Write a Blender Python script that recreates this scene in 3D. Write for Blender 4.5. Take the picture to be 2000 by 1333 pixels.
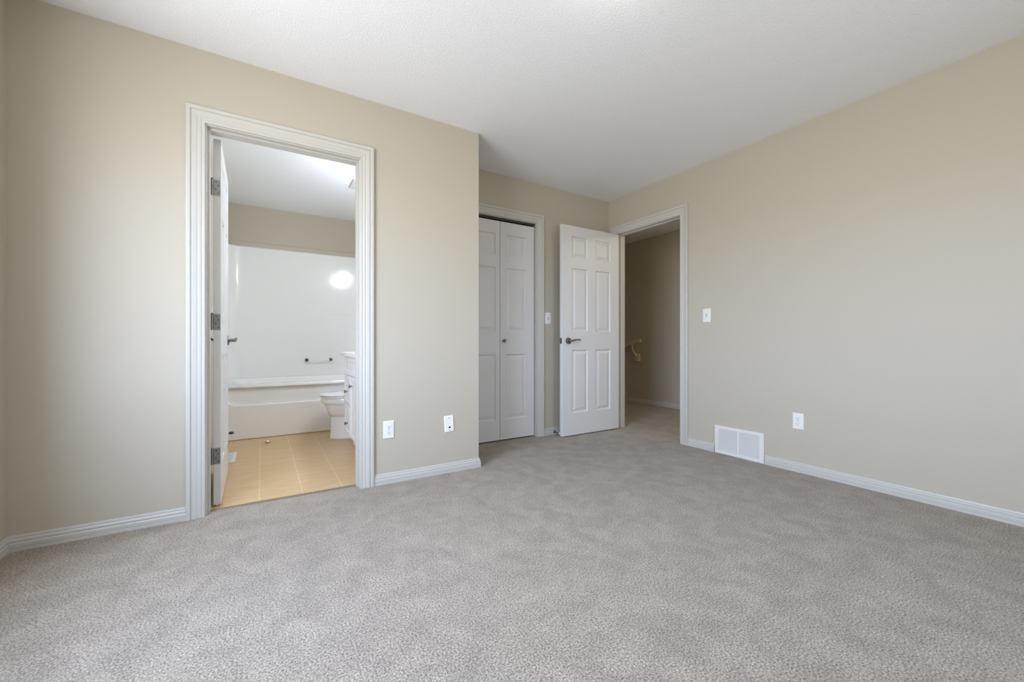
import bpy, bmesh, math, random
from math import sin, cos, pi, radians
from mathutils import Vector, Matrix

for o in list(bpy.data.objects):
    bpy.data.objects.remove(o, do_unlink=True)
S = bpy.context.scene
COL = S.collection

# ------------------------------------------------------------------ camera
cam_data = bpy.data.cameras.new('camera')
cam = bpy.data.objects.new('camera', cam_data); COL.objects.link(cam)
cam_data.sensor_fit = 'HORIZONTAL'; cam_data.sensor_width = 36.0
cam_data.lens = 792.86 / 2000 * 36.0
cam_data.shift_y = (668.4 - 666.5) / 2000
cam_data.clip_start = 0.02
cam.location = (0, 0, 0.9135)
cam.rotation_euler = (radians(90), 0, -0.553537)
S.camera = cam

# ------------------------------------------------------------------ colour management
S.view_settings.view_transform = 'Standard'
S.view_settings.look = 'None'
S.view_settings.gamma = 1.0
S.view_settings.use_curve_mapping = False
S.view_settings.exposure = 0.0
S.cycles.use_denoising = True
S.cycles.max_bounces = 14
S.cycles.diffuse_bounces = 10
S.cycles.caustics_reflective = False
S.cycles.caustics_refractive = False
S.cycles.sample_clamp_indirect = 6.0

SKY_STRENGTH = 22.6
LAMP_STRENGTH = 15.0
BATH_STRENGTH = 120.0
HALL_STRENGTH = 50.0

# ------------------------------------------------------------------ world: overcast bright sky, dull ground
W = bpy.data.worlds.new('sky'); S.world = W; W.use_nodes = True
wn = W.node_tree.nodes; wl = W.node_tree.links; wn.clear()
tc = wn.new('ShaderNodeTexCoord'); sp = wn.new('ShaderNodeSeparateXYZ')
mr = wn.new('ShaderNodeMapRange'); mr.inputs[1].default_value = -1; mr.inputs[2].default_value = 1
ramp = wn.new('ShaderNodeValToRGB'); bg = wn.new('ShaderNodeBackground'); wo = wn.new('ShaderNodeOutputWorld')
wl.new(tc.outputs['Generated'], sp.inputs[0]); wl.new(sp.outputs['Z'], mr.inputs[0])
wl.new(mr.outputs[0], ramp.inputs[0]); wl.new(ramp.outputs[0], bg.inputs[0]); wl.new(bg.outputs[0], wo.inputs[0])
e = ramp.color_ramp.elements
e[0].position = 0.0; e[0].color = (.48, .48, .49, 1)
e[1].position = 1.0; e[1].color = (.66, .84, 1.22, 1)
a = e.new(.485); a.color = (.60, .61, .63, 1)
a = e.new(.515); a.color = (.82, .97, 1.27, 1)
bg.inputs[1].default_value = SKY_STRENGTH

# window portal (daylight sampling only)
WX, WY0, WY1, WZ0, WZ1 = -0.94, 0.32, 1.88, 0.70, 2.10
pd = bpy.data.lights.new('window_portal', 'AREA'); pd.shape = 'RECTANGLE'
pd.size = WY1 - WY0; pd.size_y = WZ1 - WZ0; pd.cycles.is_portal = True
po = bpy.data.objects.new('window_portal', pd); COL.objects.link(po)
po.location = (WX - .13, (WY0 + WY1) / 2, (WZ0 + WZ1) / 2)
po.rotation_euler = (radians(90), 0, radians(-90))

VX0, VX1, VZ0, VZ1 = 1.55, 2.05, 1.05, 1.90     # unseen window added in the wall behind the camera to even out the light
pd2 = bpy.data.lights.new('window_portal', 'AREA'); pd2.shape = 'RECTANGLE'
pd2.size = VX1 - VX0; pd2.size_y = VZ1 - VZ0; pd2.cycles.is_portal = True
po2 = bpy.data.objects.new('window_portal', pd2); COL.objects.link(po2)
po2.location = ((VX0 + VX1) / 2, -.6 - .13, (VZ0 + VZ1) / 2)
po2.rotation_euler = (radians(90), 0, 0)

# ------------------------------------------------------------------ materials
def srgb(r, g, b):
    f = lambda c: (c / 255 / 12.92) if c / 255 <= .04045 else ((c / 255 + .055) / 1.055) ** 2.4
    return (f(r), f(g), f(b), 1)

def mat(name, col, rough=.5, metal=0, bump=None, spec=.5, var=None, coat=0, emit=None):
    m = bpy.data.materials.new(name); m.use_nodes = True
    n = m.node_tree.nodes; l = m.node_tree.links
    b = n['Principled BSDF']
    b.inputs['Base Color'].default_value = col
    b.inputs['Roughness'].default_value = rough
    b.inputs['Metallic'].default_value = metal
    b.inputs['Specular IOR Level'].default_value = spec
    if coat:
        b.inputs['Coat Weight'].default_value = coat; b.inputs['Coat Roughness'].default_value = .06
    if emit:
        b.inputs['Emission Color'].default_value = emit[0]; b.inputs['Emission Strength'].default_value = emit[1]
    t = n.new('ShaderNodeTexCoord')
    if var:
        nz = n.new('ShaderNodeTexNoise'); nz.inputs['Scale'].default_value = var[0]; nz.inputs['Detail'].default_value = 3
        l.new(t.outputs['Object'], nz.inputs['Vector'])
        rp = n.new('ShaderNodeValToRGB'); k = var[1]
        rp.color_ramp.elements[0].position = .3; rp.color_ramp.elements[1].position = .7
        rp.color_ramp.elements[0].color = tuple(c * (1 - k) for c in col[:3]) + (1,)
        rp.color_ramp.elements[1].color = tuple(min(1, c * (1 + k)) for c in col[:3]) + (1,)
        l.new(nz.outputs['Fac'], rp.inputs[0]); l.new(rp.outputs[0], b.inputs['Base Color'])
    if bump:
        nz = n.new('ShaderNodeTexNoise'); nz.inputs['Scale'].default_value = bump[0]; nz.inputs['Detail'].default_value = 2
        l.new(t.outputs['Object'], nz.inputs['Vector'])
        bp = n.new('ShaderNodeBump'); bp.inputs['Strength'].default_value = bump[1]; bp.inputs['Distance'].default_value = bump[2]
        l.new(nz.outputs['Fac'], bp.inputs['Height']); l.new(bp.outputs[0], b.inputs['Normal'])
    return m

M_WALL = mat('beige_wall_paint', srgb(187, 179, 162), .62, bump=(160, .12, .001), spec=.35)
M_TRIM = mat('white_trim_paint', srgb(196, 193, 185), .40)
M_DOOR = mat('white_door_paint', srgb(214, 213, 211), .42)
M_PLATE = mat('white_plastic', srgb(232, 230, 225), .3)
M_IVORY = mat('ivory_plastic', srgb(240, 238, 228), .3)
M_GRILLE = mat('white_enamel', srgb(226, 224, 219), .35)
M_CHROME = mat('satin_nickel', (.36, .35, .34, 1), .22, 1, var=(30, .05))
M_DCHROME = mat('polished_nickel', (.27, .26, .25, 1), .14, 1)
M_STEEL = mat('zinc_hinge_steel', (.30, .29, .28, 1), .38, 1, var=(40, .08))
M_DARK = mat('dark_recess', (.012, .012, .012, 1), .6)
M_DKMETAL = mat('dark_metal', (.08, .08, .08, 1), .3, .8)
M_PORC = mat('white_porcelain', srgb(240, 241, 242), .12, coat=.4)
M_ACRYL = mat('white_acrylic', srgb(236, 236, 234), .13, coat=.3)
M_VAN = mat('white_vanity_paint', srgb(240, 241, 241), .35, var=(8, .008))
M_COUNTER = mat('white_cultured_marble', srgb(246, 246, 242), .15, var=(10, .01))
M_RUBBER = mat('white_rubber', srgb(225, 225, 222), .6)
M_GAP_SHADE = mat('painted_gap_shade', srgb(120, 120, 122), .6)  # grey stands in for the shade behind the louvres
M_STRIP = mat('brown_threshold_metal', srgb(128, 112, 92), .4, .3)
M_RAIL = mat('painted_rail', srgb(205, 190, 168), .4)
M_BAR = mat('clear_acrylic_bar', srgb(232, 232, 228), .1)
M_CREAM = mat('cream_plastic', srgb(235, 218, 186), .25)
M_BROWN = mat('brown_shell', srgb(120, 92, 58), .5)

def emissive(name, col, strength):
    m = bpy.data.materials.new(name); m.use_nodes = True
    n = m.node_tree.nodes; n.clear()
    e_ = n.new('ShaderNodeEmission'); e_.inputs[0].default_value = col; e_.inputs[1].default_value = strength
    o_ = n.new('ShaderNodeOutputMaterial'); m.node_tree.links.new(e_.outputs[0], o_.inputs[0])
    return m
M_LAMP = emissive('lit_lamp_glass', (1, .95, .88, 1), LAMP_STRENGTH)
M_BATHLAMP = emissive('lit_bath_globe', (.84, .94, 1.10, 1), BATH_STRENGTH)
M_HALLLAMP = emissive('lit_hall_glass', (1, .89, .70, 1), HALL_STRENGTH)

def ceiling_mat():
    m = mat('stippled_ceiling_paint', srgb(243, 245, 248), .55, spec=.4)
    n = m.node_tree.nodes; l = m.node_tree.links; b = n['Principled BSDF']
    t = n.new('ShaderNodeTexCoord')
    v = n.new('ShaderNodeTexNoise'); v.inputs['Scale'].default_value = 130; v.inputs['Detail'].default_value = 3; v.inputs['Roughness'].default_value = .6
    l.new(t.outputs['Object'], v.inputs['Vector'])
    r = n.new('ShaderNodeValToRGB'); r.color_ramp.elements[0].position = .42; r.color_ramp.elements[1].position = .62
    l.new(v.outputs['Fac'], r.inputs[0])
    bp = n.new('ShaderNodeBump'); bp.inputs['Strength'].default_value = .32; bp.inputs['Distance'].default_value = .003
    l.new(r.outputs[0], bp.inputs['Height']); l.new(bp.outputs[0], b.inputs['Normal'])
    return m
M_CEIL = ceiling_mat()

def carpet_mat():
    m = mat('grey_beige_cut_pile_carpet', (.5, .5, .5, 1), .95, spec=.1)
    n = m.node_tree.nodes; l = m.node_tree.links; b = n['Principled BSDF']
    t = n.new('ShaderNodeTexCoord')
    f = n.new('ShaderNodeTexNoise'); f.inputs['Scale'].default_value = 165; f.inputs['Detail'].default_value = 2.5; f.inputs['Roughness'].default_value = .75
    g = n.new('ShaderNodeTexNoise'); g.inputs['Scale'].default_value = 8.0; g.inputs['Detail'].default_value = 4; g.inputs['Roughness'].default_value = .6
    g.inputs['Distortion'].default_value = .6
    l.new(t.outputs['Object'], f.inputs['Vector']); l.new(t.outputs['Object'], g.inputs['Vector'])
    r = n.new('ShaderNodeValToRGB')
    r.color_ramp.elements[0].position = .33; r.color_ramp.elements[0].color = srgb(97, 87, 75)
    r.color_ramp.elements[1].position = .66; r.color_ramp.elements[1].color = srgb(202, 189, 172)
    l.new(f.outputs['Fac'], r.inputs[0])
    r2 = n.new('ShaderNodeValToRGB')
    r2.color_ramp.elements[0].position = .35; r2.color_ramp.elements[0].color = (.79, .79, .79, 1)
    r2.color_ramp.elements[1].position = .65; r2.color_ramp.elements[1].color = (1.0, 1.0, 1.0, 1)
    l.new(g.outputs['Fac'], r2.inputs[0])
    mx = n.new('ShaderNodeMix'); mx.data_type = 'RGBA'; mx.blend_type = 'MULTIPLY'; mx.inputs['Factor'].default_value = 1
    l.new(r.outputs[0], mx.inputs['A']); l.new(r2.outputs[0], mx.inputs['B']); l.new(mx.outputs['Result'], b.inputs['Base Color'])
    bp = n.new('ShaderNodeBump'); bp.inputs['Strength'].default_value = .7; bp.inputs['Distance'].default_value = .006
    l.new(f.outputs['Fac'], bp.inputs['Height']); l.new(bp.outputs[0], b.inputs['Normal'])
    b.inputs['Sheen Weight'].default_value = .15
    return m
M_CARPET = carpet_mat()

def tile_mat():
    m = mat('tan_vinyl_tile', (.5, .4, .3, 1), .34, spec=.4)
    n = m.node_tree.nodes; l = m.node_tree.links; b = n['Principled BSDF']
    t = n.new('ShaderNodeTexCoord'); mp = n.new('ShaderNodeMapping')
    mp.inputs['Location'].default_value = (.008, -2.745, 0)
    l.new(t.outputs['Object'], mp.inputs['Vector'])
    br = n.new('ShaderNodeTexBrick'); br.offset = 0; br.squash = 1
    br.inputs['Scale'].default_value = 1; br.inputs['Brick Width'].default_value = .224; br.inputs['Row Height'].default_value = .41
    br.inputs['Mortar Size'].default_value = .0022; br.inputs['Mortar Smooth'].default_value = .3
    br.inputs['Color1'].default_value = srgb(203, 172, 128); br.inputs['Color2'].default_value = srgb(208, 178, 136)
    br.inputs['Mortar'].default_value = srgb(226, 206, 168)
    l.new(mp.outputs[0], br.inputs['Vector'])
    mp2 = n.new('ShaderNodeMapping'); mp2.inputs['Scale'].default_value = (4, 16, 1)
    l.new(t.outputs['Object'], mp2.inputs['Vector'])
    nz = n.new('ShaderNodeTexNoise'); nz.inputs['Scale'].default_value = 1.6; nz.inputs['Detail'].default_value = 6
    l.new(mp2.outputs[0], nz.inputs['Vector'])
    r = n.new('ShaderNodeValToRGB')
    r.color_ramp.elements[0].position = .3; r.color_ramp.elements[0].color = (.86, .84, .80, 1)
    r.color_ramp.elements[1].position = .7; r.color_ramp.elements[1].color = (1, 1, 1, 1)
    l.new(nz.outputs['Fac'], r.inputs[0])
    mx = n.new('ShaderNodeMix'); mx.data_type = 'RGBA'; mx.blend_type = 'MULTIPLY'; mx.inputs['Factor'].default_value = 1
    l.new(br.outputs['Color'], mx.inputs['A']); l.new(r.outputs[0], mx.inputs['B']); l.new(mx.outputs['Result'], b.inputs['Base Color'])
    bp = n.new('ShaderNodeBump'); bp.inputs['Strength'].default_value = .15; bp.inputs['Distance'].default_value = .001
    l.new(nz.outputs['Fac'], bp.inputs['Height']); l.new(bp.outputs[0], b.inputs['Normal'])
    return m
M_TILE = tile_mat()

# ------------------------------------------------------------------ mesh helpers
def box(bm, x0, x1, y0, y1, z0, z1):
    v = [bm.verts.new(p) for p in ((x0, y0, z0), (x1, y0, z0), (x1, y1, z0), (x0, y1, z0),
                                   (x0, y0, z1), (x1, y0, z1), (x1, y1, z1), (x0, y1, z1))]
    for f in ((3, 2, 1, 0), (4, 5, 6, 7), (0, 1, 5, 4), (1, 2, 6, 5), (2, 3, 7, 6), (3, 0, 4, 7)):
        bm.faces.new([v[i] for i in f])

def loft(bm, rings, cap0=True, cap1=True, closed=True):
    vs = [[bm.verts.new(p) for p in r] for r in rings]
    n = len(vs[0])
    for a_, b_ in zip(vs, vs[1:]):
        for i in range(n if closed else n - 1):
            j = (i + 1) % n
            bm.faces.new((a_[i], a_[j], b_[j], b_[i]))
    if cap0: bm.faces.new(list(reversed(vs[0])))
    if cap1: bm.faces.new(vs[-1])
    return vs

def frame_of(d):
    d = Vector(d).normalized()
    u = d.orthogonal().normalized(); w = d.cross(u)
    return u, w

def tube(bm, pts, rad, n=14):
    pts = [Vector(p) for p in pts]
    rads = rad if isinstance(rad, (list, tuple)) else [rad] * len(pts)
    u = None; rings = []
    for i, p in enumerate(pts):
        d = (pts[min(i + 1, len(pts) - 1)] - pts[max(i - 1, 0)]).normalized()
        if u is None: u = d.orthogonal().normalized()
        else: u = (u - d * u.dot(d)).normalized()
        w = d.cross(u)
        rings.append([p + (u * cos(2 * pi * k / n) + w * sin(2 * pi * k / n)) * rads[i] for k in range(n)])
    loft(bm, rings)

def lathe(bm, prof, org, axis, n=24):
    """prof: list of (radius, distance along axis)"""
    u, w = frame_of(axis); d = Vector(axis).normalized(); org = Vector(org)
    rings = [[org + d * h + (u * cos(2 * pi * k / n) + w * sin(2 * pi * k / n)) * max(r, 1e-4) for k in range(n)] for r, h in prof]
    loft(bm, rings)

def prism(bm, poly, fn, d0, d1):
    loft(bm, [[fn(a_, b_, d0) for a_, b_ in poly], [fn(a_, b_, d1) for a_, b_ in poly]])

def sweep(bm, prof, path, fn, closed_prof=True):
    """prof points (s, h); path: list of functions (s,h)->3d point already mitred"""
    rings = [[p(s, h) for s, h in prof] for p in path]
    loft(bm, rings)

def mk(name, bm, m, parent=None, bevel=0, smooth=None, seg=2):
    bmesh.ops.recalc_face_normals(bm, faces=bm.faces[:])
    me = bpy.data.meshes.new(name); bm.to_mesh(me); bm.free()
    me.materials.append(m)
    o = bpy.data.objects.new(name, me); COL.objects.link(o)
    if parent: o.parent = parent
    if smooth is not None:
        for p in me.polygons: p.use_smooth = True
        me.set_sharp_from_angle(angle=radians(smooth))
    if bevel:
        md = o.modifiers.new('bevel', 'BEVEL'); md.width = bevel; md.segments = seg
        md.limit_method = 'ANGLE'; md.angle_limit = radians(40); md.harden_normals = False
    return o

def tag(o, label=None, cat=None, group=None, kind=None):
    if label: o['label'] = label
    if cat: o['category'] = cat
    if group: o['group'] = group
    if kind: o['kind'] = kind
    return o

def thing(name, label, cat, loc=(0, 0, 0), rz=0, group=None, kind=None):
    o = bpy.data.objects.new(name, None); COL.objects.link(o)
    o.empty_display_size = .05
    o.location = loc; o.rotation_euler = (0, 0, rz)
    return tag(o, label, cat, group, kind)

def struct(name, bm, m, label, cat, bevel=0, smooth=None, parent=None):
    o = mk(name, bm, m, parent, bevel, smooth)
    return tag(o, label, cat, kind='structure')

def copy_tree(o, parent=None):
    c = o.copy(); COL.objects.link(c)
    if parent: c.parent = parent
    for ch in list(o.children): copy_tree(ch, c)
    return c

B = bmesh.new
H = 2.44
XL, XR, Y1, Y3 = -.94, 3.21, 2.653, 3.202
XC = 1.353              # outer corner of the bathroom wall
YB = -.6                # wall behind the camera
T = .115                # wall thickness
XH = 4.83               # far wall of the landing

# ------------------------------------------------------------------ room shell
bm = B()
box(bm, XL - T, XR, YB - T, Y1, -.12, 0)
box(bm, -.30, .59, Y1, 2.716, -.12, 0)
box(bm, XC, XR, Y1, Y3, -.12, 0)
box(bm, 1.36, 2.35, Y3, 3.85, -.12, 0)
box(bm, XR, XH, .6, 4.42, -.12, 0)
struct('floor', bm, M_CARPET, 'grey beige cut pile carpet covering the bedroom and landing', 'carpet')

bm = B()
box(bm, XL - T, XR + T, YB - T, Y3, H, H + .1)
box(bm, XL - T, 2.4, Y3, 5.55, H, H + .1)
box(bm, 2.4, XR + T, Y3, 5.55, H, H + .1)
box(bm, XR + T, XH + T, YB - T, 5.55, H, H + .1)
struct('ceiling', bm, M_CEIL, 'white stippled ceiling above the bedroom', 'ceiling')

# opening sizes (rough openings between jambs)
BX0, BX1, BZ = -.242, .521, 2.052        # bathroom doorway
CX0, CX1, CZ = 1.478, 2.252, 2.052       # closet
DY0, DY1, DZ = 2.315, 3.076, 2.052       # bedroom doorway (in the right wall)
J = .018                                  # jamb board thickness

bm = B()
box(bm, XL - T, BX0 - J, Y1, Y1 + T, 0, H)
box(bm, BX1 + J, XC, Y1, Y1 + T, 0, H)
box(bm, BX0 - J, BX1 + J, Y1, Y1 + T, BZ + J, H)
struct('wall_front', bm, M_WALL, 'beige wall around the bathroom doorway', 'wall')
bm = B()
box(bm, 1.238, XC, Y1 + T, 3.9, 0, H)
struct('wall_return', bm, M_WALL, 'beige return wall running back beside the closet doors', 'wall')
bm = B()
box(bm, XC, CX0 - J, Y3, Y3 + T, 0, H)
box(bm, CX1 + J, XR + T, Y3, Y3 + T, 0, H)
box(bm, CX0 - J, CX1 + J, Y3, Y3 + T, CZ + J, H)
struct('wall_closet', bm, M_WALL, 'beige wall above and beside the closet bifold doors', 'wall')
bm = B()
box(bm, XR, XR + T, YB - T, DY0 - J, 0, H)
box(bm, XR, XR + T, DY1 + J, Y3, 0, H)
box(bm, XR, XR + T, DY0 - J, DY1 + J, DZ + J, H)
struct('wall_right', bm, M_WALL, 'long beige wall with the open bedroom doorway at its left end', 'wall')
bm = B()
box(bm, XL - T, XL, YB - T, WY0, 0, H); box(bm, XL - T, XL, WY1, Y1, 0, H)
box(bm, XL - T, XL, WY0, WY1, 0, WZ0); box(bm, XL - T, XL, WY0, WY1, WZ1, H)
struct('wall_left', bm, M_WALL, 'narrow sliver of beige wall at the left edge of the photo', 'wall')
bm = B(); box(bm, XL, VX0, YB - T, YB, 0, H); box(bm, VX1, XR, YB - T, YB, 0, H)
box(bm, VX0, VX1, YB - T, YB, 0, VZ0); box(bm, VX0, VX1, YB - T, YB, VZ1, H)
struct('wall_back', bm, M_WALL, 'beige wall behind the camera', 'wall')
# closet inside
bm = B(); box(bm, XC, 2.46, 3.85, 3.95, 0, H); box(bm, 2.36, 2.46, Y3 + T, 3.85, 0, H)
struct('wall_closet_inside', bm, M_WALL, 'beige inside walls of the closet', 'wall')
# landing
bm = B(); box(bm, XH, XH + T, .5, 5.5, -1.0, H)
struct('wall_landing', bm, M_WALL, 'dim beige landing wall seen through the bedroom doorway', 'wall')
bm = B(); box(bm, XR + T, XH, .5, .6, 0, H)
struct('wall_landing_near', bm, M_WALL, 'landing end wall out of view', 'wall')
bm = B(); box(bm, 3.2, XH, 5.5, 5.6, -1.0, H); box(bm, XR - .02, XR + .0, Y3 + T, 5.5, -1.0, H)
struct('wall_landing_far', bm, M_WALL, 'stairwell walls out of view', 'wall')
bm = B()
for i in range(4):
    box(bm, XR, XH, 4.42 + .26 * i, 4.42 + .26 * (i + 1), -1.0, -.18 * (i + 1))
struct('stairs', bm, M_CARPET, 'carpeted stairs going down from the landing', 'stairs')

# bathroom shell
BXL, BXR, BYB = -.335, 1.238, 5.40
bm = B(); box(bm, BXL - .1, BXL, Y1 + T, BYB + .1, 0, H)
struct('wall_bath_left', bm, M_WALL, 'beige bathroom wall behind the open bathroom door', 'wall')
bm = B(); box(bm, BXL, BXR, BYB, BYB + .1, 0, H)
struct('wall_bath_back', bm, M_WALL, 'beige bathroom wall above the tub surround', 'wall')
bm = B(); box(bm, BXR, BXR + .1, 3.9, BYB + .1, 0, H)
struct('wall_bath_right', bm, M_WALL, 'bathroom wall behind the toilet', 'wall')
bm = B(); box(bm, BXL, BXR, 2.716, BYB, -.12, -.002)
struct('floor_bathroom', bm, M_TILE, 'tan tile floor of the bathroom', 'tile floor')

# threshold strip
bm = B(); prism(bm, [(-.012, 0), (-.008, .006), (.010, .006), (.014, 0)], lambda a_, b_, d: (d, 2.716 + a_, b_), BX0, BX1)
struct('trim_threshold', bm, M_STRIP, 'thin brown metal strip between the carpet and the bathroom tiles', 'threshold strip')

# ------------------------------------------------------------------ casings, jambs, baseboards
CAS = [(0, 0), (0, .009), (.003, .011), (.008, .0115), (.011, .0098), (.014, .0098), (.018, .0125), (.026, .0135),
       (.029, .0122), (.032, .0122), (.037, .0145), (.050, .0165), (.0535, .0165), (.0555, .0125), (.0585, .0125),
       (.061, .018), (.065, .0195), (.074, .0195), (.079, .018), (.080, .015), (.080, 0)]
def casing(name, fn, a0, a1, zt, label, rev=.006):
    """fn(a, out, z) maps wall coordinate a, protrusion out, height z to the world"""
    a0 -= rev; a1 += rev; zt += rev
    path = [lambda s, h: fn(a0 - s, h, 0), lambda s, h: fn(a0 - s, h, zt + s),
            lambda s, h: fn(a1 + s, h, zt + s), lambda s, h: fn(a1 + s, h, 0)]
    bm = B(); sweep(bm, CAS, path, None)
    return struct(name, bm, M_TRIM, label, 'door casing')
fW1 = lambda a_, o_, z: (a_, Y1 - o_, z)
fW3 = lambda a_, o_, z: (a_, Y3 - o_, z)
fW2 = lambda a_, o_, z: (XR - o_, a_, z)
casing('trim_1', fW1, BX0, BX1, BZ, 'white moulded casing around the bathroom doorway')
casing('trim_2', fW3, CX0, CX1, CZ, 'white moulded casing around the closet bifold doors')
casing('trim_3', fW2, DY0, DY1, DZ, 'white moulded casing around the open bedroom doorway')
fB1 = lambda a_, o_, z: (a_, Y1 + T + o_, z)
casing('trim_4', fB1, BX0, BX1, BZ, 'white casing on the bathroom side of the bathroom doorway')
fB2 = lambda a_, o_, z: (XR + T + o_, a_, z)
casing('trim_5', fB2, DY0, DY1, DZ, 'white casing on the landing side of the bedroom doorway')

def jamb(name, fn, a0, a1, zt, stop, label):
    """fn(a, depth into the wall, z); stop=(d0,d1) of the door stop strip or None"""
    bm = B()
    def bx(a_, b_, d0, d1, z0, z1):
        p = fn(a_, d0, z0); q = fn(b_, d1, z1)
        box(bm, min(p[0], q[0]), max(p[0], q[0]), min(p[1], q[1]), max(p[1], q[1]), z0, z1)
    bx(a0 - J, a0, 0, T, 0, zt); bx(a1, a1 + J, 0, T, 0, zt); bx(a0 - J, a1 + J, 0, T, zt, zt + J)
    if stop:
        d0, d1 = stop; s = .010
        bx(a0, a0 + s, d0, d1, 0, zt - s); bx(a1 - s, a1, d0, d1, 0, zt - s); bx(a0, a1, d0, d1, zt - s, zt)
    return struct(name, bm, M_TRIM, label, 'door jamb', bevel=.0012)
dW1 = lambda a_, d, z: (a_, Y1 + d, z)
dW3 = lambda a_, d, z: (a_, Y3 + d, z)
dW2 = lambda a_, d, z: (XR + d, a_, z)
jamb('trim_6', dW1, BX0, BX1, BZ, (.028, .074), 'white jamb lining the bathroom doorway')
jamb('trim_7', dW3, CX0, CX1, CZ, None, 'white jamb lining the closet opening')
jamb('trim_8', dW2, DY0, DY1, DZ, (.042, .086), 'white jamb lining the bedroom doorway to the landing')

BAS = [(0, 0), (.013, 0), (.013, .013), (.0105, .0145), (.0105, .0165), (.013, .018), (.013, .033), (.011, .036), (.009, .038),
       (.011, .041), (.011, .048), (.008, .052), (.0055, .055), (.0075, .058), (.006, .064), (.003, .067), (0, .067)]
def baseboard(name, pts, label, side=1):
    """pts: floor polyline along the wall face; the board grows to the left of travel when side=1"""
    P = [Vector((p[0], p[1])) for p in pts]; path = []
    for i, p in enumerate(P):
        n_ = []
        if i > 0: d = (P[i] - P[i - 1]).normalized(); n_.append(Vector((-d.y, d.x)) * side)
        if i < len(P) - 1: d = (P[i + 1] - P[i]).normalized(); n_.append(Vector((-d.y, d.x)) * side)
        if len(n_) == 2:
            m_ = (n_[0] + n_[1]) / (1 + n_[0].dot(n_[1]))
        else: m_ = n_[0]
        path.append(lambda o_, z, p=p, m_=m_: (p.x + m_.x * o_, p.y + m_.y * o_, z))
    bm = B(); sweep(bm, BAS, path, None)
    return struct(name, bm, M_TRIM, label, 'baseboard')
CW = .086
baseboard('baseboard_left', [(BX0 - CW, Y1), (XL, Y1), (XL, YB), (XR, YB)], 'white moulded baseboard left of the bathroom doorway')
baseboard('baseboard_front', [(XC, Y3), (XC, Y1), (BX1 + CW, Y1)], 'white moulded baseboard between the bathroom doorway and the wall corner')
baseboard('baseboard_closet', [(XR, DY1 + CW), (XR, Y3), (CX1 + CW, Y3)], 'short white baseboard behind the open bedroom door')
baseboard('baseboard_corner', [(XR, 1.985), (XR, DY0 - CW)], 'short white baseboard between the doorway and the air return grille')
baseboard('baseboard_right', [(XR, YB), (XR, 1.589)], 'long white baseboard right of the air return grille')
baseboard('baseboard_landing', [(XH, .6), (XH, 4.375)], 'white baseboard of the landing wall')
baseboard('baseboard_bathroom', [(BXL, 4.54), (BXL, 2.79)], 'white baseboard behind the bathroom door')

# window on the left wall (beside the camera, outside the frame)
bm = B()
fw = .05
for x0, x1, k in ((XL - T, XL - .02, 0),):
    box(bm, x0, x1, WY0, WY1, WZ0, WZ0 + fw); box(bm, x0, x1, WY0, WY1, WZ1 - fw, WZ1)
    box(bm, x0, x1, WY0, WY0 + fw, WZ0, WZ1); box(bm, x0, x1, WY1 - fw, WY1, WZ0, WZ1)
    box(bm, x0 + .03, x1 - .03, (WY0 + WY1) / 2 - .025, (WY0 + WY1) / 2 + .025, WZ0, WZ1)
win = struct('window_1', bm, M_TRIM, 'white bedroom window out of view', 'window')
gm = bpy.data.materials.new('clear_glass'); gm.use_nodes = True
gn = gm.node_tree.nodes; gn.clear(); gt = gn.new('ShaderNodeBsdfTransparent'); go = gn.new('ShaderNodeOutputMaterial')
gg = gn.new('ShaderNodeBsdfGlossy'); gg.inputs['Roughness'].default_value = .02; gx = gn.new('ShaderNodeMixShader'); gx.inputs[0].default_value = .05
gm.node_tree.links.new(gt.outputs[0], gx.inputs[1]); gm.node_tree.links.new(gg.outputs[0], gx.inputs[2]); gm.node_tree.links.new(gx.outputs[0], go.inputs[0])
bm = B(); box(bm, XL - .062, XL - .058, WY0 + fw, WY1 - fw, WZ0 + fw, WZ1 - fw)
mk('window_pane', bm, gm, win)

bm = B()  # frame of the added fill window, not a known source
for z0, z1 in ((VZ0, VZ0 + fw), (VZ1 - fw, VZ1)): box(bm, VX0, VX1, YB - T, YB - .02, z0, z1)
for x0, x1 in ((VX0, VX0 + fw), (VX1 - fw, VX1)): box(bm, x0, x1, YB - T, YB - .02, VZ0, VZ1)
fill_win = struct('fill_window', bm, M_TRIM, 'white window added behind the camera to even out the light', 'window')
bm = B(); box(bm, VX0 + fw, VX1 - fw, YB - .062, YB - .058, VZ0 + fw, VZ1 - fw)
mk('window_pane', bm, gm, fill_win)

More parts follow.
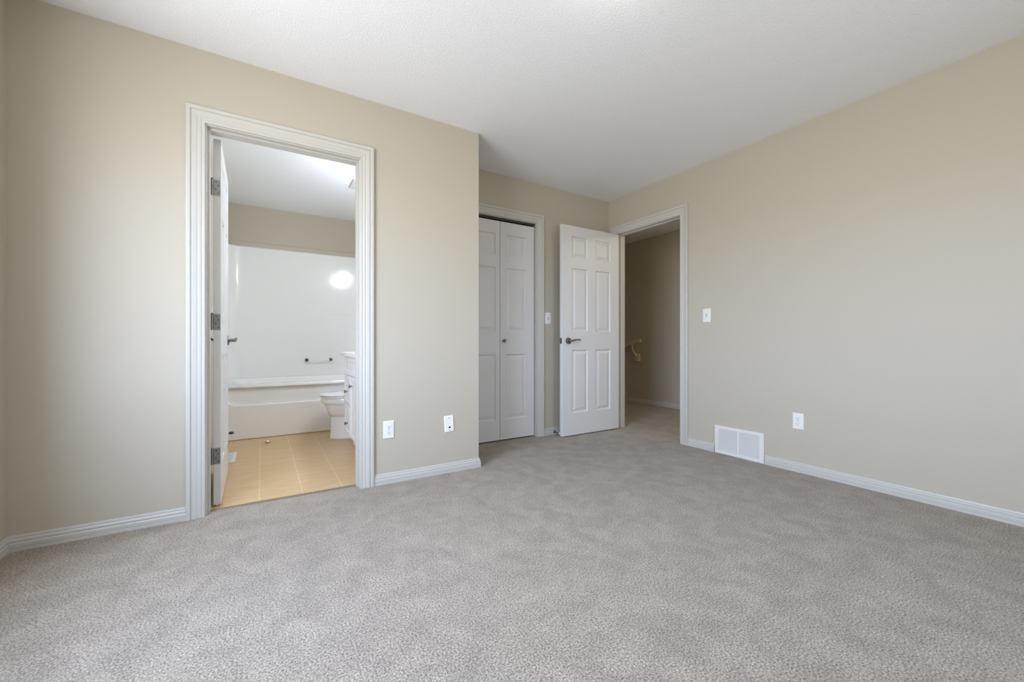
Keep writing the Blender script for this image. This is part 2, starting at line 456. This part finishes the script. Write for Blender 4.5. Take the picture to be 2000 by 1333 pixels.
# ------------------------------------------------------------------ raised panel doors
def panel_face(bm, w, h, panels, y, sgn, edge=True):
    """flat face of size w x h at depth y, outward normal -Y*sgn, with moulded panels pressed in"""
    xs = sorted(set([0, w] + [p[0] for p in panels] + [p[1] for p in panels]))
    zs = sorted(set([0, h] + [p[2] for p in panels] + [p[3] for p in panels]))
    vt = {}
    def V(x, z, d=0):
        k = (round(x, 5), round(z, 5), round(d, 5))
        if k not in vt: vt[k] = bm.verts.new((x, y + sgn * d, z))
        return vt[k]
    for i in range(len(xs) - 1):
        for j in range(len(zs) - 1):
            x0, x1, z0, z1 = xs[i], xs[i + 1], zs[j], zs[j + 1]
            if any(abs(p[0] - x0) < 1e-6 and abs(p[2] - z0) < 1e-6 for p in panels):
                rg = [(0, 0), (.002, .0015), (.006, .0085), (.010, .0105), (.015, .0105), (.020, .0092), (.040, .0032), (.043, .0022)]
                rr = []
                for ins, d in rg:
                    rr.append([V(x0 + ins, z0 + ins, d), V(x1 - ins, z0 + ins, d), V(x1 - ins, z1 - ins, d), V(x0 + ins, z1 - ins, d)])
                for a_, b_ in zip(rr, rr[1:]):
                    for k in range(4): bm.faces.new((a_[k], a_[(k + 1) % 4], b_[(k + 1) % 4], b_[k]))
                bm.faces.new(rr[-1])
            else:
                bm.faces.new((V(x0, z0), V(x1, z0), V(x1, z1), V(x0, z1)))
    # rim loop for the edge strip
    loop = [V(x, 0) for x in xs] + [V(w, z) for z in zs[1:]] + [V(x, h) for x in reversed(xs[:-1])] + [V(0, z) for z in reversed(zs[1:-1])]
    return loop

def door_mesh(w, h, t, panels):
    bm = B()
    a_ = panel_face(bm, w, h, panels, 0, 1); b_ = panel_face(bm, w, h, panels, t, -1)
    n_ = len(a_)
    for i in range(n_):
        bm.faces.new((a_[i], a_[(i + 1) % n_], b_[(i + 1) % n_], b_[i]))
    return bm
ZS = [(.215, .826), (1.007, 1.620), (1.727, 1.930)]
def six(w, m_, gap):
    pw = (w - 2 * m_ - gap) / 2
    return [(x, x + pw, z0, z1) for x in (m_, m_ + pw + gap) for z0, z1 in ZS]

def lever_set(name, parent, cx, cz, y, out, direction):
    """round rose and curved lever; out=-1 points to -Y, direction=+-1 is where the lever points in X"""
    bm = B()
    lathe(bm, [(.0325, 0), (.0325, .004), (.030, .008), (.022, .0105), (.013, .012), (.0115, .020), (.0115, .042), (.0, .044)], (cx, y, cz), (0, out, 0), 28)
    o = mk('lever_rose', bm, M_DCHROME, parent, smooth=35)
    bm = B()
    yy = y + out * .040
    pts, rr = [], []
    for i in range(13):
        t_ = i / 12
        pts.append((cx + direction * (-.008 + .128 * t_), yy + out * .012 * sin(pi * t_ * .9), cz + .009 * sin(pi * (t_ * 1.15 - .2)) + .004 * t_))
        rr.append(.0095 - .0035 * t_ if i not in (0, 12) else .005)
    tube(bm, pts, rr, 12)
    mk('lever_handle', bm, M_DCHROME, o, smooth=50)
    return o

def butt_hinge(parent, x, y, z, leaf_dx, leaf_dy):
    """knuckle at (x,y), leaf plate lying along the door edge"""
    hgt = .089
    bm = B()
    box(bm, min(x, x + leaf_dx), max(x, x + leaf_dx), min(y, y + leaf_dy), max(y, y + leaf_dy), z - hgt / 2, z + hgt / 2)
    hin = mk('hinge', bm, M_STEEL, parent, bevel=.0006)
    bm = B()
    for k in range(5):
        lathe(bm, [(.0055, 0), (.0062, .001), (.0062, .0163), (.0055, .0173)], (x, y, z - hgt / 2 + k * .0178), (0, 0, 1), 12)
    lathe(bm, [(.004, 0), (.006, .002), (.0045, .005)], (x, y, z + hgt / 2), (0, 0, 1), 10)
    mk('hinge_knuckle', bm, M_STEEL, hin, smooth=40)
    return hin

# --- bedroom door, open 90 degrees against the closet wall
DW, DH, DT = .757, 2.03, .035
door2 = thing('door_2', 'white six panel bedroom door standing open beside the closet', 'door', (2.437, 3.036, .010), kind='structure')
mk('door_leaf', door_mesh(DW, DH, DT, six(DW, .122, .106)), M_DOOR, door2, bevel=.0018)
lever_set('lever', door2, .075, .915, 0, -1, 1)
lever_set('lever', door2, .075, .915, DT, 1, 1)
bm = B(); box(bm, -.0012, 0, .005, .030, .915 - .028, .915 + .028)
lp = mk('latch_plate', bm, M_DCHROME, door2, bevel=.0005)
bm = B(); lathe(bm, [(.0085, 0), (.0085, .003), (.007, .009), (0, .010)], (-.001, .0175, .915), (-1, 0, 0), 16)
mk('latch_bolt', bm, M_DCHROME, lp, smooth=40)
for z in (.25, 1.02, 1.78):
    butt_hinge(door2, DW + .006, DT + .001, z, -.0045, -.030)

# --- bathroom door, swung open into the bathroom
door1 = thing('door_1', 'white bathroom door swung open and seen almost edge on', 'door', (-.190, 2.778, .010), radians(90.6), kind='structure')
# local x runs away from the hinge (world +Y), local -y faces the room (+X)
mk('door_leaf', door_mesh(.711, DH, DT, six(.711, .112, .100)), M_DOOR, door1, bevel=.0018)
lever_set('lever', door1, .711 - .065, .915, 0, -1, -1)
lever_set('lever', door1, .711 - .065, .915, DT, 1, -1)
for z in (.270, 1.015, 1.760):
    bm = B(); box(bm, -.0016, .0004, .003, DT - .002, z - .0445, z + .0445)
    hin = mk('hinge', bm, M_STEEL, door1, bevel=.0006)
    bm = B()
    for dz, yy in ((-.030, .012), (-.010, .024), (.012, .013), (.031, .022)):
        lathe(bm, [(.0035, 0), (.0035, .0006), (.0, .0007)], (-.0016, yy, z + dz), (-1, 0, 0), 10)
    mk('hinge_screw', bm, M_DKMETAL, hin)
    bm = B()
    for k in range(5):
        lathe(bm, [(.0055, 0), (.0064, .001), (.0064, .0163), (.0055, .0173)], (-.004, DT + .005, z - .0445 + k * .0178), (0, 0, 1), 12)
    lathe(bm, [(.004, 0), (.006, .002), (.0045, .005)], (-.004, DT + .005, z + .0445), (0, 0, 1), 10)
    mk('hinge_knuckle', bm, M_STEEL, hin, smooth=40)
bm = B(); lathe(bm, [(.002, 0), (.004, .001), (.004, .007), (0, .009)], (.004, .018, -.008), (0, 0, 1), 12)
mk('door_bumper', bm, M_RUBBER, door1, smooth=40)

# --- closet bifold
door3 = thing('door_3', 'white two leaf closet bifold door behind the wall corner', 'bifold door', (0, 0, 0), kind='structure')
LW = .3785
bz0 = .012; bh = 2.012
for i, x in enumerate((CX0 + .008, CX0 + .008 + LW + .003)):
    mm = .062
    pn = [(mm, LW - .096, z0 - .012, z1 - .012) for z0, z1 in ((.197, .799), (1.006, 1.600), (1.708, 1.908))] if i else \
         [(.096, LW - .045, z0 - .012, z1 - .012) for z0, z1 in ((.197, .799), (1.006, 1.600), (1.708, 1.908))]
    o = mk('door_leaf', door_mesh(LW, bh, .030, pn), M_DOOR, door3, bevel=.0025)
    o.location = (x, 3.228, bz0)
    if i:
        bm = B(); lathe(bm, [(.008, 0), (.006, .008), (.007, .012), (.0145, .018), (.0165, .024), (.013, .030), (.0, .032)], (.036, 0, .913), (0, -1, 0), 20)
        mk('knob', bm, M_DCHROME, o, smooth=40)
bm = B(); box(bm, CX0, CX1, 3.225, 3.255, 2.034, 2.052)
mk('bifold_track', bm, M_DKMETAL, door3)

# ------------------------------------------------------------------ wall plates
def plate(parent, w, h, m, t=.0062):
    bm = B()
    b = .0045
    loft(bm, [[(-w / 2, 0, -h / 2), (w / 2, 0, -h / 2), (w / 2, 0, h / 2), (-w / 2, 0, h / 2)],
              [(-w / 2, -.002, -h / 2), (w / 2, -.002, -h / 2), (w / 2, -.002, h / 2), (-w / 2, -.002, h / 2)],
              [(-w / 2 + b, -t, -h / 2 + b), (w / 2 - b, -t, -h / 2 + b), (w / 2 - b, -t, h / 2 - b), (-w / 2 + b, -t, h / 2 - b)]])
    return mk('cover_plate', bm, m, parent, bevel=.001)

def screw(parent, x, z, y, r=.003, m=None):
    bm = B(); lathe(bm, [(r, 0), (r, .0006), (r * .7, .0012), (0, .0013)], (x, y, z), (0, -1, 0), 12)
    return mk('screw', bm, m or M_CHROME, parent, smooth=40)

def outlet(label, loc, rz):
    t_ = thing('power_outlet', label, 'outlet', loc, rz)
    plate(t_, .070, .115, M_PLATE)
    for zc in (.0195, -.0195):
        bm = B()
        pts = []
        for k in range(32):
            a_ = 2 * pi * k / 32
            x = .0172 * cos(a_); z = max(-.0125, min(.0125, .0172 * sin(a_)))
            pts.append((x, z))
        prism(bm, pts, lambda a_, b_, d: (a_, -d, zc + b_), .005, .0078)
        rc = mk('receptacle', bm, M_PLATE, t_, bevel=.0005)
        for x, w_, h_ in ((-.0063, .0022, .008), (.0063, .0020, .0068)):
            bm = B(); box(bm, x - w_ / 2, x + w_ / 2, -.0081, -.0076, zc + .0035 - h_ / 2, zc + .0035 + h_ / 2)
            mk('slot', bm, M_DARK, rc)
        bm = B(); lathe(bm, [(.0028, 0), (.0028, .0005)], (0, -.0076, zc - .0068), (0, -1, 0), 12)
        mk('ground_hole', bm, M_DARK, rc)
    screw(t_, 0, 0, -.0060, .0028)
    return t_
outlet('white wall outlet just right of the bathroom doorway', (.702, Y1, .346), 0)
outlet('white wall outlet above the baseboard on the long right wall', (XR, 1.369, .356), radians(-90))

t_ = thing('cable_jack_plate', 'slightly tilted ivory jack plate near the wall corner', 'jack plate', (1.120, Y1, .340), 0)
t_.rotation_euler = (0, radians(-3.2), 0)
plate(t_, .070, .114, M_IVORY)
screw(t_, 0, .042, -.0060, .0034); screw(t_, 0, -.044, -.0060, .0034, M_DKMETAL)
bm = B(); box(bm, -.006, .008, -.0066, -.0058, -.030, -.019)
jk = mk('jack_socket', bm, M_DARK, t_)
bm = B(); box(bm, .002, .010, -.0082, -.0062, -.0235, -.0195)
mk('jack_tab', bm, M_CHROME, jk)

def switch(label, loc, rz, up):
    t_ = thing('light_switch', label, 'light switch', loc, rz)
    plate(t_, .071, .115, M_PLATE)
    screw(t_, 0, .030, -.0060, .0026, M_PLATE); screw(t_, 0, -.030, -.0060, .0026, M_PLATE)
    bm = B(); box(bm, -.0052, .0052, -.0066, -.0058, -.012, .012)
    sl = mk('toggle_slot', bm, M_STEEL, t_)
    bm = B()
    s = up * .0045
    loft(bm, [[(-.0042, -.006, -.0065), (.0042, -.006, -.0065), (.0042, -.006, .0065), (-.0042, -.006, .0065)],
              [(-.0036, -.017, s * 1.6 - .0038), (.0036, -.017, s * 1.6 - .0038), (.0036, -.017, s * 1.6 + .0038), (-.0036, -.017, s * 1.6 + .0038)]])
    mk('toggle', bm, M_PLATE, t_, bevel=.0008)
    return t_
switch('white light switch in the shade between the closet casing and the open door', (2.392, Y3, 1.144), 0, 1)
switch('white light switch on the long wall right of the bedroom doorway', (XR, 2.057, 1.138), radians(-90), -1)

# ------------------------------------------------------------------ air return grille on the right wall
vt_ = thing('air_return_grille', 'white louvred air return grille low on the right wall', 'vent', (XR, 1.786, 0), radians(-90))
w2, zt = .193, .2265
bm = B()
F = .0335
box(bm, -w2, w2, -.012, -.0005, .001, .001 + .026); box(bm, -w2, w2, -.012, -.0005, zt - .026, zt)
box(bm, -w2, -w2 + F, -.012, -.0005, .027, zt - .026); box(bm, w2 - F, w2, -.012, -.0005, .027, zt - .026)
box(bm, -.008, .008, -.0115, -.0005, .027, zt - .026)
mk('grille_frame', bm, M_GRILLE, vt_, bevel=.0012)
bm = B(); box(bm, -w2 + F - .002, w2 - F + .002, -.0014, -.0006, .026, zt - .025)
mk('gap_shade_sheet', bm, M_GAP_SHADE, vt_)  # sheet on the uncut wall, shade between the slats painted as grey
for x0, x1 in ((-w2 + F, -.008), (.008, w2 - F)):
    bm = B()
    n_ = 20; z0 = .028; dz = (zt - .027 - z0) / n_
    for k in range(n_):
        z = z0 + k * dz
        loft(bm, [[(x0, -.0100, z), (x0, -.0088, z), (x0, -.0016, z + dz * .74), (x0, -.0028, z + dz * .74)],
                  [(x1, -.0100, z), (x1, -.0088, z), (x1, -.0016, z + dz * .74), (x1, -.0028, z + dz * .74)]])
    mk('louvre_panel', bm, M_GRILLE, vt_)
for x in (-w2 + .012, w2 - .012):
    screw(vt_, x, .095, -.012, .0032, M_GRILLE)

# ------------------------------------------------------------------ spring door stop on the closet wall baseboard
ds = thing('door_stop', 'chrome spring door stop on the baseboard behind the bedroom door', 'door stop', (2.462, Y3 - .013, .026))
bm = B(); lathe(bm, [(.012, 0), (.012, .004), (.007, .007)], (0, 0, 0), (0, -1, 0), 16); mk('base', bm, M_DCHROME, ds, smooth=40)
bm = B(); tube(bm, [(.006 * cos(a_ * .7), -.006 - a_ * .00075, .006 * sin(a_ * .7)) for a_ in range(0, 90)], .0011, 6); mk('spring', bm, M_DCHROME, ds, smooth=60)
bm = B(); lathe(bm, [(.006, 0), (.0085, .002), (.0085, .012), (.006, .015)], (0, -.072, 0), (0, -1, 0), 14); mk('rubber_tip', bm, M_RUBBER, ds, smooth=40)

# ------------------------------------------------------------------ landing handrail
hr = thing('handrail', 'beige painted stair handrail on the landing wall', 'handrail', (XH, 4.15, .9))
def rail_prof(c, dirv):
    c = Vector(c); d = Vector(dirv).normalized(); up = Vector((1, 0, 0)).cross(d).normalized()
    if up.z < 0: up = -up
    pts = [(-.018, -.022), (.018, -.022), (.018, -.010), (.024, 0), (.024, .012), (.016, .022), (-.016, .022), (-.024, .012), (-.024, 0), (-.018, -.010)]
    return [tuple(c + Vector((1, 0, 0)) * a_ + up * b_) for a_, b_ in pts]
bm = B()
loft(bm, [rail_prof((-.062, -.045, .030), (0, 1, 0)), rail_prof((-.062, .020, .028), (0, 1, -.15)), rail_prof((-.062, .28, -.055), (0, 1, -.33)), rail_prof((-.062, 1.2, -.36), (0, 1, -.33))])
mk('rail', bm, M_RAIL, hr, bevel=.003)
bm = B()
loft(bm, [[(-.001, .010, -.275), (-.001, .115, -.275), (-.001, .115, -.160), (-.001, .010, -.160)],
          [(-.024, .014, -.270), (-.024, .111, -.270), (-.024, .111, -.165), (-.024, .014, -.165)]])
br_ = mk('bracket_block', bm, M_RAIL, hr, bevel=.003)
bm = B(); tube(bm, [(-.018, .062, -.20), (-.036, .085, -.165), (-.055, .105, -.12), (-.062, .112, -.070), (-.062, .115, -.025)], [.020, .018, .014, .012, .014], 12)
mk('bracket_arm', bm, M_RAIL, br_, smooth=50)

# ------------------------------------------------------------------ bathroom: tub and one piece surround
TY, TZ = 4.545, .515
tub = thing('bathtub', 'white alcove bathtub with moulded shower surround', 'bathtub', (0, 0, 0))
x0, x1 = BXL + .004, BXR - .004
# apron with recessed upper panel (rounded lower corners)
bm = B()
r = .075; ax0, ax1, az = x0 + .070, x1 - .085, .322
poly = [(x0, 0), (x1, 0), (x1, TZ - .012), (ax1, TZ - .012)]
poly += [(ax1 - r + r * cos(a_), az + r - r * sin(a_)) for a_ in [i * pi / 2 / 8 for i in range(9)]]
poly += [(ax0 + r - r * sin(a_), az + r - r * cos(a_)) for a_ in [i * pi / 2 / 8 for i in range(9)]]
poly += [(ax0, TZ - .012), (x0, TZ - .012)]
prism(bm, poly, lambda a_, b_, d: (a_, d, b_), TY, TY + .030)
box(bm, x0, x1, TY + .026, TY + .05, 0, TZ - .012)
mk('apron', bm, M_ACRYL, tub, bevel=.009, seg=3)
def rrect(xa, xb, ya, yb, r, z, n=8):
    pts = []
    for cx, cy, a0 in ((xb - r, yb - r, 0), (xa + r, yb - r, pi / 2), (xa + r, ya + r, pi), (xb - r, ya + r, 1.5 * pi)):
        for k in range(n + 1):
            a_ = a0 + k * pi / 2 / n; pts.append((cx + r * cos(a_), cy + r * sin(a_), z))
    return pts
bm = B()
loft(bm, [rrect(x0, x1, TY - .004, 5.38, .02, TZ - .03), rrect(x0, x1, TY - .004, 5.38, .02, TZ - .010), rrect(x0 + .004, x1 - .004, TY + .003, 5.37, .02, TZ),
          rrect(x0 + .07, x1 - .07, TY + .055, 5.31, .12, TZ + .001), rrect(x0 + .085, x1 - .085, TY + .072, 5.295, .12, TZ - .015),
          rrect(x0 + .16, x1 - .12, TY + .12, 5.25, .12, .15), rrect(x0 + .20, x1 - .16, TY + .16, 5.21, .10, .11)], cap0=False)
mk('tub_basin', bm, M_ACRYL, tub, smooth=45)
# surround: U shaped wall panel with rounded corners
def upath(off, r):
    xa, xb, yb = x0 + off, x1 - off, 5.392 - off
    p = [(xa, TY + .02)]
    p += [(xa + r - r * cos(k * pi / 2 / 10), yb - r + r * sin(k * pi / 2 / 10)) for k in range(11)]
    p += [(xb - r + r * sin(k * pi / 2 / 10), yb - r + r * cos(k * pi / 2 / 10)) for k in range(11)]
    p += [(xb, TY + .02)]
    return p
bm = B()
inn, out = upath(.016, .13), upath(.002, .135)
prof = [(0, TZ - .002), (0, 1.965), (.4, 1.974), (1, 1.974), (1, TZ - .002)]
rings = []
for (ix, iy), (ox, oy) in zip(inn, out):
    rings.append([(ix + (ox - ix) * s, iy + (oy - iy) * s, z) for s, z in prof])
loft(bm, rings)
mk('surround_wall', bm, M_ACRYL, tub, smooth=20)
for xa, xb, z in ((-.135, -.065, 1.183), (.735, .925, 1.256)):
    bm = B(); prism(bm, [(xa, 0), (xb, 0), (xb - .01, .006), (xa + .01, .006)], lambda a_, b_, d: (a_, 5.377 - b_, d), z - .012, z)
    mk('surround_ledge', bm, M_ACRYL, tub, bevel=.002)
bm = B(); loft(bm, [[(-.234 + r_ * 1.25 * cos(k * pi / 12), TY - h_, .075 + r_ * .72 * sin(k * pi / 12)) for k in range(24)] for r_, h_ in ((.017, 0), (.017, .002), (.013, .005), (.001, .006))])
o = mk('overflow_cap', bm, M_DKMETAL, tub, smooth=40); tag(o, 'dark oval metal cap')

bm = B()
prism(bm, [(0, 0), (-.016, 0), (-.016, .048), (-.010, .055), (0, .055)], lambda a_, b_, d: (d, BYB + a_, 1.975 + b_), BXL, BXR)
struct('trim_9', bm, M_WALL, 'beige painted lip along the top of the shower surround', 'wall trim')

gb = thing('grab_bar', 'small clear bar on two dark posts on the shower wall', 'grab bar', (.59, 5.3755, .70))
for x in (-.130, .130):
    bm = B(); lathe(bm, [(.019, 0), (.019, .004), (.012, .010), (.012, .045), (.016, .050), (.014, .060), (0, .062)], (x, 0, 0), (0, -1, 0), 18)
    mk('post', bm, M_DKMETAL, gb, smooth=40)
bm = B(); tube(bm, [(-.122 + .244 * k / 12, -.045, -.014 * sin(pi * k / 12)) for k in range(13)], .006, 10)
mk('bar', bm, M_BAR, gb, smooth=60)

# ------------------------------------------------------------------ toilet
tl = thing('toilet', 'white toilet beside the vanity in front of the bathtub', 'toilet', (.80, 4.19, 0), 0)
def egg(xf, xb, hw, z, n=36, p=2.3):
    """outline: rounded front at xf, squarer back at xb"""
    pts = []; cx = xf + (xb - xf) * .45
    for k in range(n):
        a_ = 2 * pi * k / n; c, s = cos(a_), sin(a_)
        rx = (xb - cx) if c > 0 else (cx - xf); q = 3.2 if c > 0 else 2.05
        x = cx + rx * math.copysign(abs(c) ** (2 / q), c); y = hw * math.copysign(abs(s) ** (2 / (q * .98)), s)
        pts.append((x - .80, y, z))
    return pts
bm = B()
loft(bm, [egg(.553, 1.12, .118, 0), egg(.555, 1.12, .116, .012), egg(.558, 1.11, .112, .05), egg(.564, 1.10, .108, .14), egg(.568, 1.10, .106, .196), egg(.567, 1.10, .107, .204),
          egg(.558, 1.10, .128, .212), egg(.542, 1.11, .146, .236), egg(.528, 1.11, .160, .270), egg(.515, 1.12, .173, .305), egg(.510, 1.12, .176, .322),
          egg(.492, 1.13, .187, .330), egg(.480, 1.13, .193, .350), egg(.476, 1.13, .195, .375), egg(.480, 1.13, .192, .388)])
mk('bowl', bm, M_PORC, tl, smooth=42)
bm = B(); loft(bm, [egg(.474, .99, .194, .391), egg(.468, .99, .197, .395), egg(.468, .99, .197, .401), egg(.472, .99, .194, .404)])
mk('seat', bm, M_PORC, tl, smooth=50)
bm = B(); loft(bm, [egg(.474, .98, .192, .409), egg(.466, .98, .198, .413), egg(.466, .98, .198, .420), egg(.480, .97, .186, .428), egg(.54, .93, .13, .434), egg(.62, .88, .06, .436)])
mk('lid', bm, M_PORC, tl, smooth=60)
bm = B(); loft(bm, [rrect(.225, .405, -.20, .20, .03, .385), rrect(.215, .410, -.215, .215, .03, .70)])
tk = mk('tank', bm, M_PORC, tl, smooth=50)
bm = B(); loft(bm, [rrect(.205, .415, -.225, .225, .03, .701), rrect(.205, .415, -.225, .225, .03, .725), rrect(.215, .405, -.215, .215, .03, .735)])
mk('tank_lid', bm, M_PORC, tl, smooth=40)
bm = B(); tube(bm, [(.214, -.15, .655), (.200, -.15, .655), (.196, -.12, .652), (.194, -.08, .650)], [.008, .007, .006, .007], 10)
mk('flush_lever', bm, M_CHROME, tk, smooth=50)

# ------------------------------------------------------------------ vanity
vn = thing('bathroom_vanity', 'white bathroom vanity cabinet with small metal knobs', 'vanity cabinet', (.63, 2.95, 0))
VW = .92    # length along +Y
VD = BXR - .63 - .004
bm = B(); box(bm, .020, VD, 0, VW, .105, .790); box(bm, .075, VD, .02, VW - .02, 0, .105)
mk('cabinet_body', bm, M_VAN, vn, bevel=.002)
bm = B(); box(bm, -.024, VD, -.02, VW + .012, .790, .826)
mk('countertop', bm, M_COUNTER, vn, bevel=.006)
bm = B(); box(bm, VD - .022, VD, -.02, VW + .012, .826, .92)
mk('backsplash', bm, M_COUNTER, vn, bevel=.004)
def front(name, ya, yb, za, zb, knob):
    bm = B(); w_, h_ = yb - ya, zb - za
    loft(bm, [[(.020, ya, za), (.020, yb, za), (.020, yb, zb), (.020, ya, zb)],
              [(.004, ya, za), (.004, yb, za), (.004, yb, zb), (.004, ya, zb)],
              [(0, ya + .004, za + .004), (0, yb - .004, za + .004), (0, yb - .004, zb - .004), (0, ya + .004, zb - .004)],
              [(0, ya + .035, za + .035), (0, yb - .035, za + .035), (0, yb - .035, zb - .035), (0, ya + .035, zb - .035)],
              [(.005, ya + .041, za + .041), (.005, yb - .041, za + .041), (.005, yb - .041, zb - .041), (.005, ya + .041, zb - .041)]])
    o = mk(name, bm, M_VAN, vn)
    if knob:
        bm = B(); lathe(bm, [(.007, 0), (.005, .006), (.006, .012), (.0135, .017), (.0145, .022), (.010, .027), (0, .028)], (.0 if name == 'door' else .004, knob[0], knob[1]), (-1, 0, 0), 16)
        mk('knob', bm, M_DCHROME, o, smooth=40)
front('false_front', .02, VW - .01, .632, .785, None)
dy = 2.95
front('drawer', 3.598 - dy, VW - .01, .372, .624, (3.735 - dy, .486))
front('drawer', 3.598 - dy, VW - .01, .115, .364, (3.715 - dy, .215))
front('door', 3.00 - dy, 3.590 - dy, .115, .624, (3.50 - dy, .552))

# vanity wall light above (source of the bathroom light)
vl = thing('vanity_light', 'lit three globe wall light above the vanity', 'wall light', (BXR, 3.28, 1.98))
bm = B(); box(bm, -.03, -.001, -.32, .32, -.045, .045); mk('back_plate', bm, M_CHROME, vl, bevel=.004)
for y in (-.22, 0, .22):
    bm = B(); lathe(bm, [(.02, 0), (.02, .05), (.028, .06), (.028, .075)], (-.03, y, 0), (-1, 0, 0), 16); so = mk('lamp_holder', bm, M_CHROME, vl, smooth=40)
    bm = B(); lathe(bm, [(.020, 0), (.045, .012), (.058, .04), (.060, .062), (.050, .095), (.025, .115), (0, .12)], (-.104, y, 0), (-1, 0, 0), 24); mk('globe', bm, M_BATHLAMP, so, smooth=60)

# exhaust fan in the bathroom ceiling
fn_ = thing('exhaust_fan', 'square white exhaust fan cover on the bathroom ceiling', 'exhaust fan', (.86, 4.11, H))
bm = B(); loft(bm, [[(-.125, -.125, 0), (.125, -.125, 0), (.125, .125, 0), (-.125, .125, 0)], [(-.125, -.125, -.012), (.125, -.125, -.012), (.125, .125, -.012), (-.125, .125, -.012)],
                    [(-.09, -.09, -.030), (.09, -.09, -.030), (.09, .09, -.030), (-.09, .09, -.030)]])
mk('fan_cover', bm, M_GRILLE, fn_, bevel=.003)

# floor register behind the bathroom door
rg = thing('floor_register', 'white floor register on the tiles behind the bathroom door', 'floor vent', (-.220, 3.88, 0))
bm = B()
for a0, a1, b0, b1 in ((-.055, .052, -.155, -.132), (-.055, .052, .132, .155), (-.055, -.034, -.132, .132), (.030, .052, -.132, .132)):
    box(bm, a0, a1, b0, b1, -.002, .008)
mk('register_frame', bm, M_GRILLE, rg, bevel=.002)
bm = B()
for k in range(18):
    y = -.130 + k * .0148; box(bm, -.034, .030, y, y + .0085, -.001, .005)
mk('louvre_panel', bm, M_GRILLE, rg)

# small bolt cap lying on the tiles
bc = thing('bolt_cap', 'small shiny cream cap lying on the tiles before the bathtub', 'cap', (.052, 4.318, 0))
bm = B(); lathe(bm, [(.019, 0), (.020, .004), (.017, .012), (.010, .018), (0, .020)], (0, 0, .001), (.25, -.15, 1), 20); mk('cap_shell', bm, M_CREAM, bc, smooth=50)
bm = B(); lathe(bm, [(.021, 0), (.022, .003), (.019, .005)], (0, -.003, .0), (.1, -.1, 1), 20); mk('cap_base', bm, M_BROWN, bc, smooth=50)

# ------------------------------------------------------------------ ceiling lamps (outside the frame)
def dome_lamp(name, label, loc, rad, m, drop):
    t_ = thing(name, label, 'ceiling light', loc)
    bm = B(); lathe(bm, [(.065, 0), (.065, .014), (.05, .022), (.009, .026), (.009, drop)], (0, 0, 0), (0, 0, -1), 24); mk('stem', bm, M_CHROME, t_, smooth=40)
    bm = B(); lathe(bm, [(.02, drop - .01), (rad * .5, drop - .004), (rad * .93, drop), (rad, drop + .012), (rad * .95, drop + .035), (rad * .82, drop + .06), (rad * .6, drop + .082), (rad * .3, drop + .094), (0, drop + .097)], (0, 0, 0), (0, 0, -1), 32)
    mk('lamp_shade', bm, m, t_, smooth=60)
dome_lamp('ceiling_lamp', 'lit glass bowl lamp at the middle of the bedroom ceiling', (1.13, 1.02, H), .15, M_LAMP, .035)
dome_lamp('ceiling_lamp', 'lit glass bowl lamp on the landing ceiling', (4.1, 1.7, H), .13, M_HALLLAMP, .20)
